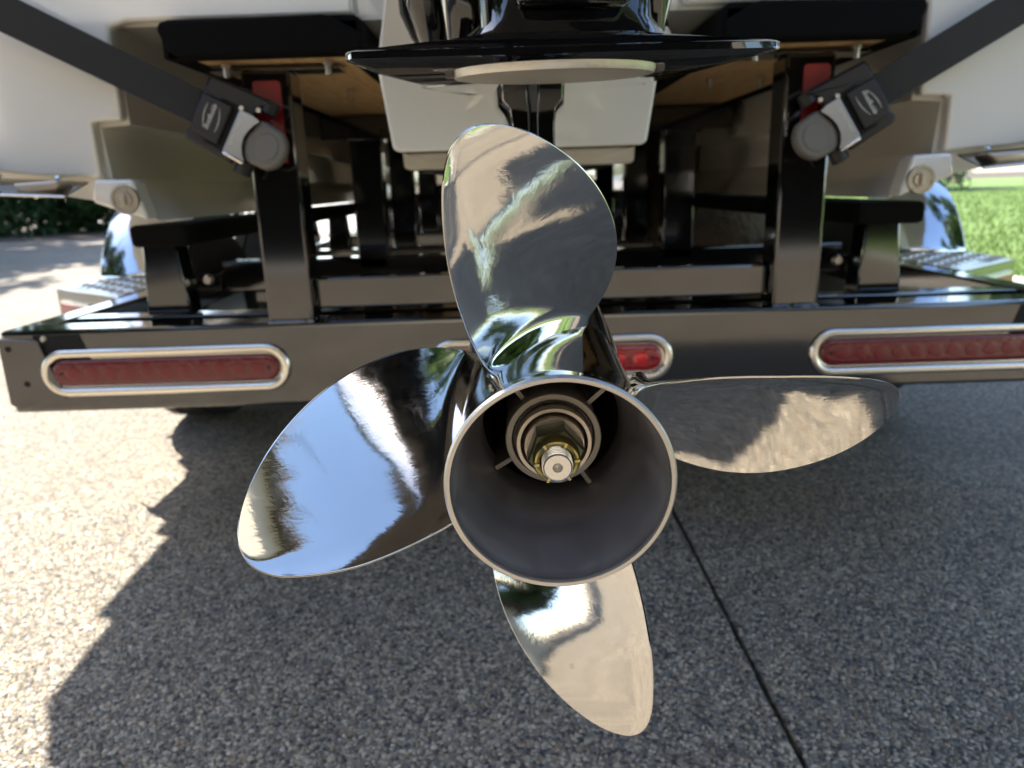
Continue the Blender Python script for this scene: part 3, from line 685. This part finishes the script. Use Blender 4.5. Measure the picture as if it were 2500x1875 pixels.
    # low outer bunks under the sponsons
    xc = BX+s*.725
    b0, b1 = sorted((BX+s*.612, BX+s*(.72 if s < 0 else .735)))
    lb = MB().box(b0, b1, 1.372, 5.0, .682, .722, .010).obj('side_bunk', CARPET, tr)
    pv = [(xc-.045, .536), (xc+.045, .536), (xc+.030, .683), (xc-.036, .683)]
    MB().prism(pv, 'y', 1.50, 1.56, .004).obj('bunk_bracket', BLACK, tr)
    MB().prism(pv, 'y', 3.10, 3.16, .004).obj('bunk_bracket', BLACK, tr)
    MB().lathe([(-.012, 0), (-.012, .008), (0, .011)], (xc-s*.065, 1.56, .60), (0, 1, 0), 12).obj('bolt', BOLT, tr)
MB().box(-.93, 1.0, 5.62, 5.70, .45, .80, .006).obj('cross_beam', BLACK, tr)  # tall front beam added to block bright ground showing under the hull
for q in (-.15, .15): MB().box(BX+q-.04, BX+q+.04, 2.5, 5.6, .575, .806, .01).obj('gap_blocker', CARPET, tr)  # black lengths added under the keel to close bright gaps between the posts
MB().box(TX-.968, TX+.968, 1.50, 1.56, .470, .535, .004).obj('cross_beam', BLACK, tr)
MB().box(-.364, .488, 1.40, 1.436, .556, .614, .004).obj('cross_bar', BLACK, tr)
MB().box(TX-.968, TX+.968, 2.315, 2.385, .480, .572, .006).obj('cross_beam', BLACK, tr)
MB().box(TX-.968, TX+.968, 3.06, 3.14, .470, .541, .006).obj('cross_beam', BLACK, tr)
MB().box(TX-.968, TX+.968, 4.06, 4.14, .470, .541, .006).obj('cross_beam', BLACK, tr)
for yc in (2.62, 3.5): MB().tube([(TX-1.15, yc, .33), (TX+1.15, yc, .33)], .038, 14).obj('axle', BLACK, tr)
MB().box(TX-.045, TX+.045, 3.15, 8.2, .40, .47, .005).obj('tongue', BLACK, tr)
MB().prism([(1.445, .42), (1.445, .46), (3.05, .46), (3.05, .42)], 'x', TX-.04, TX+.04, .004).obj('centre_rail', BLACK, tr)
MB().box(TX-.97, TX-.90, 2.6, 5.0, .40, .44, .004).obj('brake_line_guard', BLACK, tr)

# ------------------------------------------------------------------ ratchet tie-downs
def strap(s, origin, ang, label, far):
    """s=+1: strap leaves to upper left. local u runs from strap towards post, v across, w towards the viewer"""
    o = Vector(origin)
    u = Vector((s*math.cos(ang), .10, -math.sin(ang))).normalized(); wv = Vector((s*0.02, -1, 0.12)); v = wv.cross(u) if s > 0 else u.cross(wv)
    v.normalize()
    if v.z > 0: v = -v
    wv = u.cross(v).normalized()
    if wv.y > 0: wv = -wv
    t = empty('tie_down_strap', o, label, 'ratchet strap', 'retractable tie-down straps on the trailer posts')
    K = .000131
    def L(m):
        m.v = [tuple(o+u*p[0]+v*p[1]+wv*p[2]) for p in m.v]; return m
    def pr(pts, w0, w1, bev): return L(MB().prism([(a*K, b*K) for a, b in pts], 'z', w0, w1, bev))
    fl = [(-575, -395), (-540, -435), (150, -480), (255, -470), (262, -440), (190, -400), (110, -330), (120, 330), (70, 420), (80, 465), (-480, 440), (-545, 425), (-570, 380), (-545, 270), (-560, 100), (-560, -180)]
    pr(fl, .000, .024, .005).obj('housing', PLASTIC, t)
    pr([(-540, -190), (-150, -205), (-150, 325), (-520, 300), (-545, 100)], .0245, .033, .004).obj('rubber_cover', PLASTIC, t)
    pr([(-148, -190), (-62, -190), (-62, 320), (-148, 320)], .0242, .0262, .0).obj('strap_slot', HOLE, t)
    pr([(-330, -235), (-60, -235), (-60, -205), (-330, -205)], .0242, .0262, 0).obj('side_slot', HOLE, t)
    pr([(-330, 330), (-60, 330), (-60, 362), (-330, 362)], .0242, .0262, 0).obj('side_slot', HOLE, t)
    lev = [(-55, -200), (120, -205), (205, -185), (215, -165), (170, -100), (135, 0), (118, 90), (130, 190), (175, 290), (225, 345), (210, 365), (-55, 352)]
    lv = pr(lev, .020, .040, .0010).obj('lever', PEWTER, t)
    pr([(-45, 350), (238, 366), (238, 412), (-45, 396)], .022, .0435, .003).obj('lever_edge', CHROME, lv)
    padp = [(210, -215)]+[(410+250*math.sin(R(a)), 70-285*math.cos(R(a))) for a in range(20, 165, 12)]+[(230, 350), (180, 285), (135, 190), (124, 90), (140, 0), (176, -100)]
    pr(padp, .006, .034, .007).obj('grey_handle', PAD, t)
    rg = [(400+150*math.cos(R(a)), 80+180*math.sin(R(a))) for a in range(0, 360, 18)]
    pr(rg, .0335, .0355, .001).obj('thumb_pad', PAD, t)
    for vv, uu in ((-400, 215), (440, 215)):
        c = o+u*(uu*K)+v*(vv*K)+wv*.008
        MB().lathe([(-.012, 0), (-.012, .013), (-.010, .015), (.010, .015), (.012, .013), (.012, 0)], c, v, 24).obj('knob', PLASTIC, t)
    for vv, uu in ((-225, -65), (-300, 130)):
        c = o+u*(uu*K)+v*(vv*K)+wv*.030
        MB().lathe([(0, 0), (0, .004), (-.006, .005)], c, wv, 10).obj('bolt', BOLT, t)
    # webbing up to the stern
    a = o+u*(-480*K)+wv*.010; b = Vector(far); dr = (b-a).normalized(); sd_ = v-dr*v.dot(dr); sd_.normalize(); nn = dr.cross(sd_).normalized()
    hw = .0285; vs = []
    for p in (a, b):
        for q, e in ((-hw, -.001), (hw, -.001), (hw, .001), (-hw, .001)): vs.append(p+sd_*q+nn*e)
    MB().add(vs, [(0, 1, 2, 3), (4, 7, 6, 5), (0, 4, 5, 1), (1, 5, 6, 2), (2, 6, 7, 3), (3, 7, 4, 0)]).obj('webbing', WEB, t)
    # printed script mark with swoosh and the word on the lever, reading upwards
    rd = -v if s > 0 else v
    upd = rd.cross(wv)*-1
    M = frame(o+u*(-350*K)+v*(50*K)+wv*.0334, rd, wv.cross(rd))
    text_obj('brand_mark', 'BoatBuckle', .0112, WHITE, t, M, .0003, .35, .84)
    for sg, off in ((1, -410), (-1, -262)):
        c = o+u*(off*K)+v*(50*K)+wv*.0336; pth = []
        for q in range(9):
            f = -1+q/4; pth.append(c+v*(f*.019)+u*(-.0030*sg*(1-f*f)+.0035*f*s))
        MB().tube(pth, [.0003+.0005*math.sin(math.pi*min(max(q/8, .06), .94)) for q in range(9)], 6).obj('brand_swoosh', WHITE, t)
    M = frame(o+u*(0*K)+v*(80*K)+wv*.0404, rd, wv.cross(rd))
    text_obj('lever_print', 'RETRACTABLE', .0070, WHITE, lv, M, .0002, 0, 1.0)
    MB().box(o.x-.02, o.x+.02, 1.335, 1.366, o.z-.02, o.z+.02).obj('mounting_stud', BLACK, t)
    return t
strap(1, (-.447, 1.335, .878), R(29), 'black ratchet tie-down on the left post, its strap rising to the upper left', (-.865, 1.235, 1.105))
strap(-1, (.570, 1.335, .868), R(31), 'black ratchet tie-down on the right post, its strap rising to the upper right', (.955, 1.235, 1.105))

# ------------------------------------------------------------------ planting
def leaf_cloud(n, centers, size, name, m, flat=.8):
    ci = rng.integers(0, len(centers), n); C = np.array([c[:3] for c in centers])[ci]; Rr = np.array([c[3] for c in centers])[ci]
    d = rng.normal(size=(n, 3)); d /= np.linalg.norm(d, axis=1)[:, None]; rad = Rr*rng.uniform(.35, 1.08, n)**.5
    p = C+d*rad[:, None]*[1, 1, flat]
    a = rng.normal(size=(n, 3)); a /= np.linalg.norm(a, axis=1)[:, None]; b = np.cross(a, rng.normal(size=(n, 3))); b /= np.linalg.norm(b, axis=1)[:, None]
    s = size*rng.uniform(.6, 1.4, n)[:, None]
    V = np.stack([p-a*s, p+b*s*.5, p+a*s, p-b*s*.5], 1)
    return tri_mesh(name, V.reshape(-1, 3), np.arange(4*n).reshape(-1, 4), m)
def make_tree(loc, h, label, dens=4200, group='trees round the driveway', m=LEAF):
    t = empty('tree', loc, label, 'tree', group)
    tk = MB(); x, y, z = loc; hh = h*.55
    tk.tube([(x, y, z-.1), (x+.05*h*.1, y, z+hh*.5), (x+.02*h, y+.01*h, z+hh), (x+.01*h, y, z+h*.85)], [h*.028, h*.021, h*.014, h*.004], 10)
    cs = []
    for i in range(16):
        a = i*2.4+random.random(); zf = .38+.58*random.random(); rr = h*(.10+.24*math.sin(math.pi*(zf-.25)/.85)*random.random())
        c = (x+rr*math.cos(a), y+rr*math.sin(a), z+h*zf); cs.append((c[0]-x, c[1]-y, c[2]-z, h*random.uniform(.09, .16)))
        tk.tube([(x, y, z+h*max(.25, zf-.22)), ((x+c[0])/2, (y+c[1])/2, z+h*(zf-.08)), c], [h*.009, h*.006, h*.002], 6)
    tk.obj('trunk', BARK, t, 60)
    c = link('crown', leaf_cloud(dens, cs, h*.030, 'crown', m)); c.location = (0, 0, 0); c.parent = t
    return t
def make_shrub(loc, rx, h, label, group, dens=2600, m=LEAFD, lo=.18):
    t = empty('shrub', loc, label, 'shrub', group)
    cs = []
    for i in range(12): cs.append((random.uniform(-rx, rx)*.75, random.uniform(-rx, rx)*.6, h*random.uniform(lo*.5, .8), h*random.uniform(.2, .32)))
    c = link('foliage', leaf_cloud(dens, cs, .07, 'foliage', m, .9)); c.parent = t
    st = MB()
    for i in range(5):
        a = i*1.3; st.tube([(loc[0]+.1*math.cos(a), loc[1]+.1*math.sin(a), loc[2]-.05), (loc[0]+.4*rx*math.cos(a), loc[1]+.4*rx*math.sin(a), loc[2]+h*.6)], [.025, .01], 6)
    st.obj('stem', BARK, t)
    return t
HG = 'hedge shrubs along the far left edge of the driveway'
sh0 = make_shrub((-15.3, 17.6, 0), 1.45, 2.2, 'dark green hedge shrub past the driveway at the far left', HG, 9000)
for i, (x, y, k) in enumerate(((-13.3, 18.0, 1.1), (-11.3, 18.4, 1.15), (-9.4, 18.9, 1.15), (-7.6, 19.6, 1.1))):
    dup_tree(sh0, (x, y, 0), i*1.7+.5, (k, k, k), 'dark green hedge shrub past the driveway, %s' % ['second from the left', 'third from the left', 'seen under the stern corner', 'rightmost before the fender'][i])
BG = 'bushes far beyond the boat'
sb0 = make_shrub((-6.2, 33, 0), 2.0, 2.8, 'far green bush seen under the boat left of centre', BG, 4500, LEAF)
for i, (x, y) in enumerate(((-2.5, 36), (1.5, 38), (5.2, 40), (9.4, 41))): dup_tree(sb0, (x, y, 0), i*2.1, (1.1, 1.1, 1.1), 'far green bush behind the boat, %s' % ['left of the keel', 'behind the keel', 'right of the keel', 'near the lawn'][i])
LG = 'dark bushes along the far end of the lawn'
sl0 = make_shrub((24.0, 31.0, 0), 2.6, 3.2, 'dark bush in the shade at the far end of the lawn', LG, 5000)
for i, (x, y) in enumerate(((20.0, 32.5), (28.5, 30.0), (33, 30), (16.0, 35))): dup_tree(sl0, (x, y, 0), i*1.9, None, 'dark bush at the far end of the lawn, %s' % ['left of the tree trunk', 'right of the tree trunk', 'furthest right', 'closest to the boat'][i])
ta = make_tree((-11.2, 12.7, 0), 10.0, 'tall leafy tree at the far left of the driveway')
trees = [((-9.4, 12.3, 0), .62, 'slim tree at the left edge of the driveway'), ((-14.5, 11.8, 0), .9, 'broad tree left of the driveway'), ((-18, 20, 0), 1.2, 'tall tree behind the hedge on the left'), ((24.5, 33, 0), 1.3, 'tree shading the far end of the lawn'), ((31, 34, 0), 1.25, 'tree at the far right end of the lawn'),
         ((-3, 44, 0), 1.4, 'tall tree far beyond the boat'), ((8, 46, 0), 1.4, 'tall tree far beyond the lawn edge'), ((16, 42, 0), 1.3, 'tree beyond the lawn'),
         ((-12, -3.5, 0), .9, 'tree beside the driveway on the left behind the viewer'), ((-15.5, 1.0, 0), 1.0, 'tree left of the driveway near the boat'), ((-11.5, 5.0, 0), .72, 'small tree left of the driveway'), ((-9.5, -1.0, 0), .72, 'small tree left of the driveway by the house'), ((-16, -9, 0), 1.1, 'tree beside the house'),
         ((11, 2.0, 0), 1.1, 'tall unseen tree added on the lawn to darken the blade reflections'), ((17, -6, 0), 1.1, 'tree on the lawn behind the viewer'), ((20, 4, 0), 1.2, 'tree across the lawn'), ((15, 14, 0), .9, 'tree standing on the lawn')]  # first tree here is added, unseen, to darken the left blade's reflection
for i, (p, k, lb) in enumerate(trees): dup_tree(ta, p, i*1.37, (k, k, k), lb)

# ------------------------------------------------------------------ house with open garage behind the viewer
hs = empty('house', (-1, -4.7, 0), 'beige house with an open double garage facing the boat', 'house')
HW, HY = [(-8.5, -4.6), (5.2, 6.6)], -4.6
for x0, x1 in HW: MB().box(x0, x1, HY-.15, HY, 0, 3.0).obj('wall', WALLM, hs)
MB().box(-4.6, 5.2, HY-.15, HY, 2.35, 3.0).obj('wall', WALLM, hs)
MB().prism([(-8.5, 3.001), (6.6, 3.001), (-.95, 4.75)], 'y', HY-.15, HY).obj('gable', WALLM, hs)
MB().box(-4.75, 5.35, HY+.002, HY+.03, 2.30, 2.45).obj('garage_trim', TRIM, hs)
MB().box(-8.4, 6.5, -11, -10.9, 0, 3).obj('rear_wall', DARKIN, hs)
MB().box(-4.8, -4.7, -10.9, HY-.16, 0, 2.6).obj('side_wall', DARKIN, hs); MB().box(5.3, 5.4, -10.9, HY-.16, 0, 2.6).obj('side_wall', DARKIN, hs)
MB().box(-4.7, 5.3, -10.9, HY-.16, 2.6, 2.7).obj('ceiling', DARKIN, hs)
MB().box(-4.7, 5.3, -10.9, HY-.1, -.04, .005).obj('garage_floor', mat('garage_floor', (.2, .19, .18), .7), hs)
for s in (-1, 1):
    a, b = ((-9.2, 2.67), (-.95, 4.77)) if s < 0 else ((7.3, 2.67), (-.95, 4.77))
    MB().prism([a, b, (b[0], b[1]+.16), (a[0], a[1]+.16)], 'y', -11.2, HY+.5).obj('roof', ROOF, hs)
wn = MB().box(-7.2, -5.6, HY+.001, HY+.04, 1.1, 2.3).obj('window', TRIM, hs); MB().box(-7.1, -5.7, HY+.041, HY+.05, 1.2, 2.2).obj('pane', GLASS, wn)
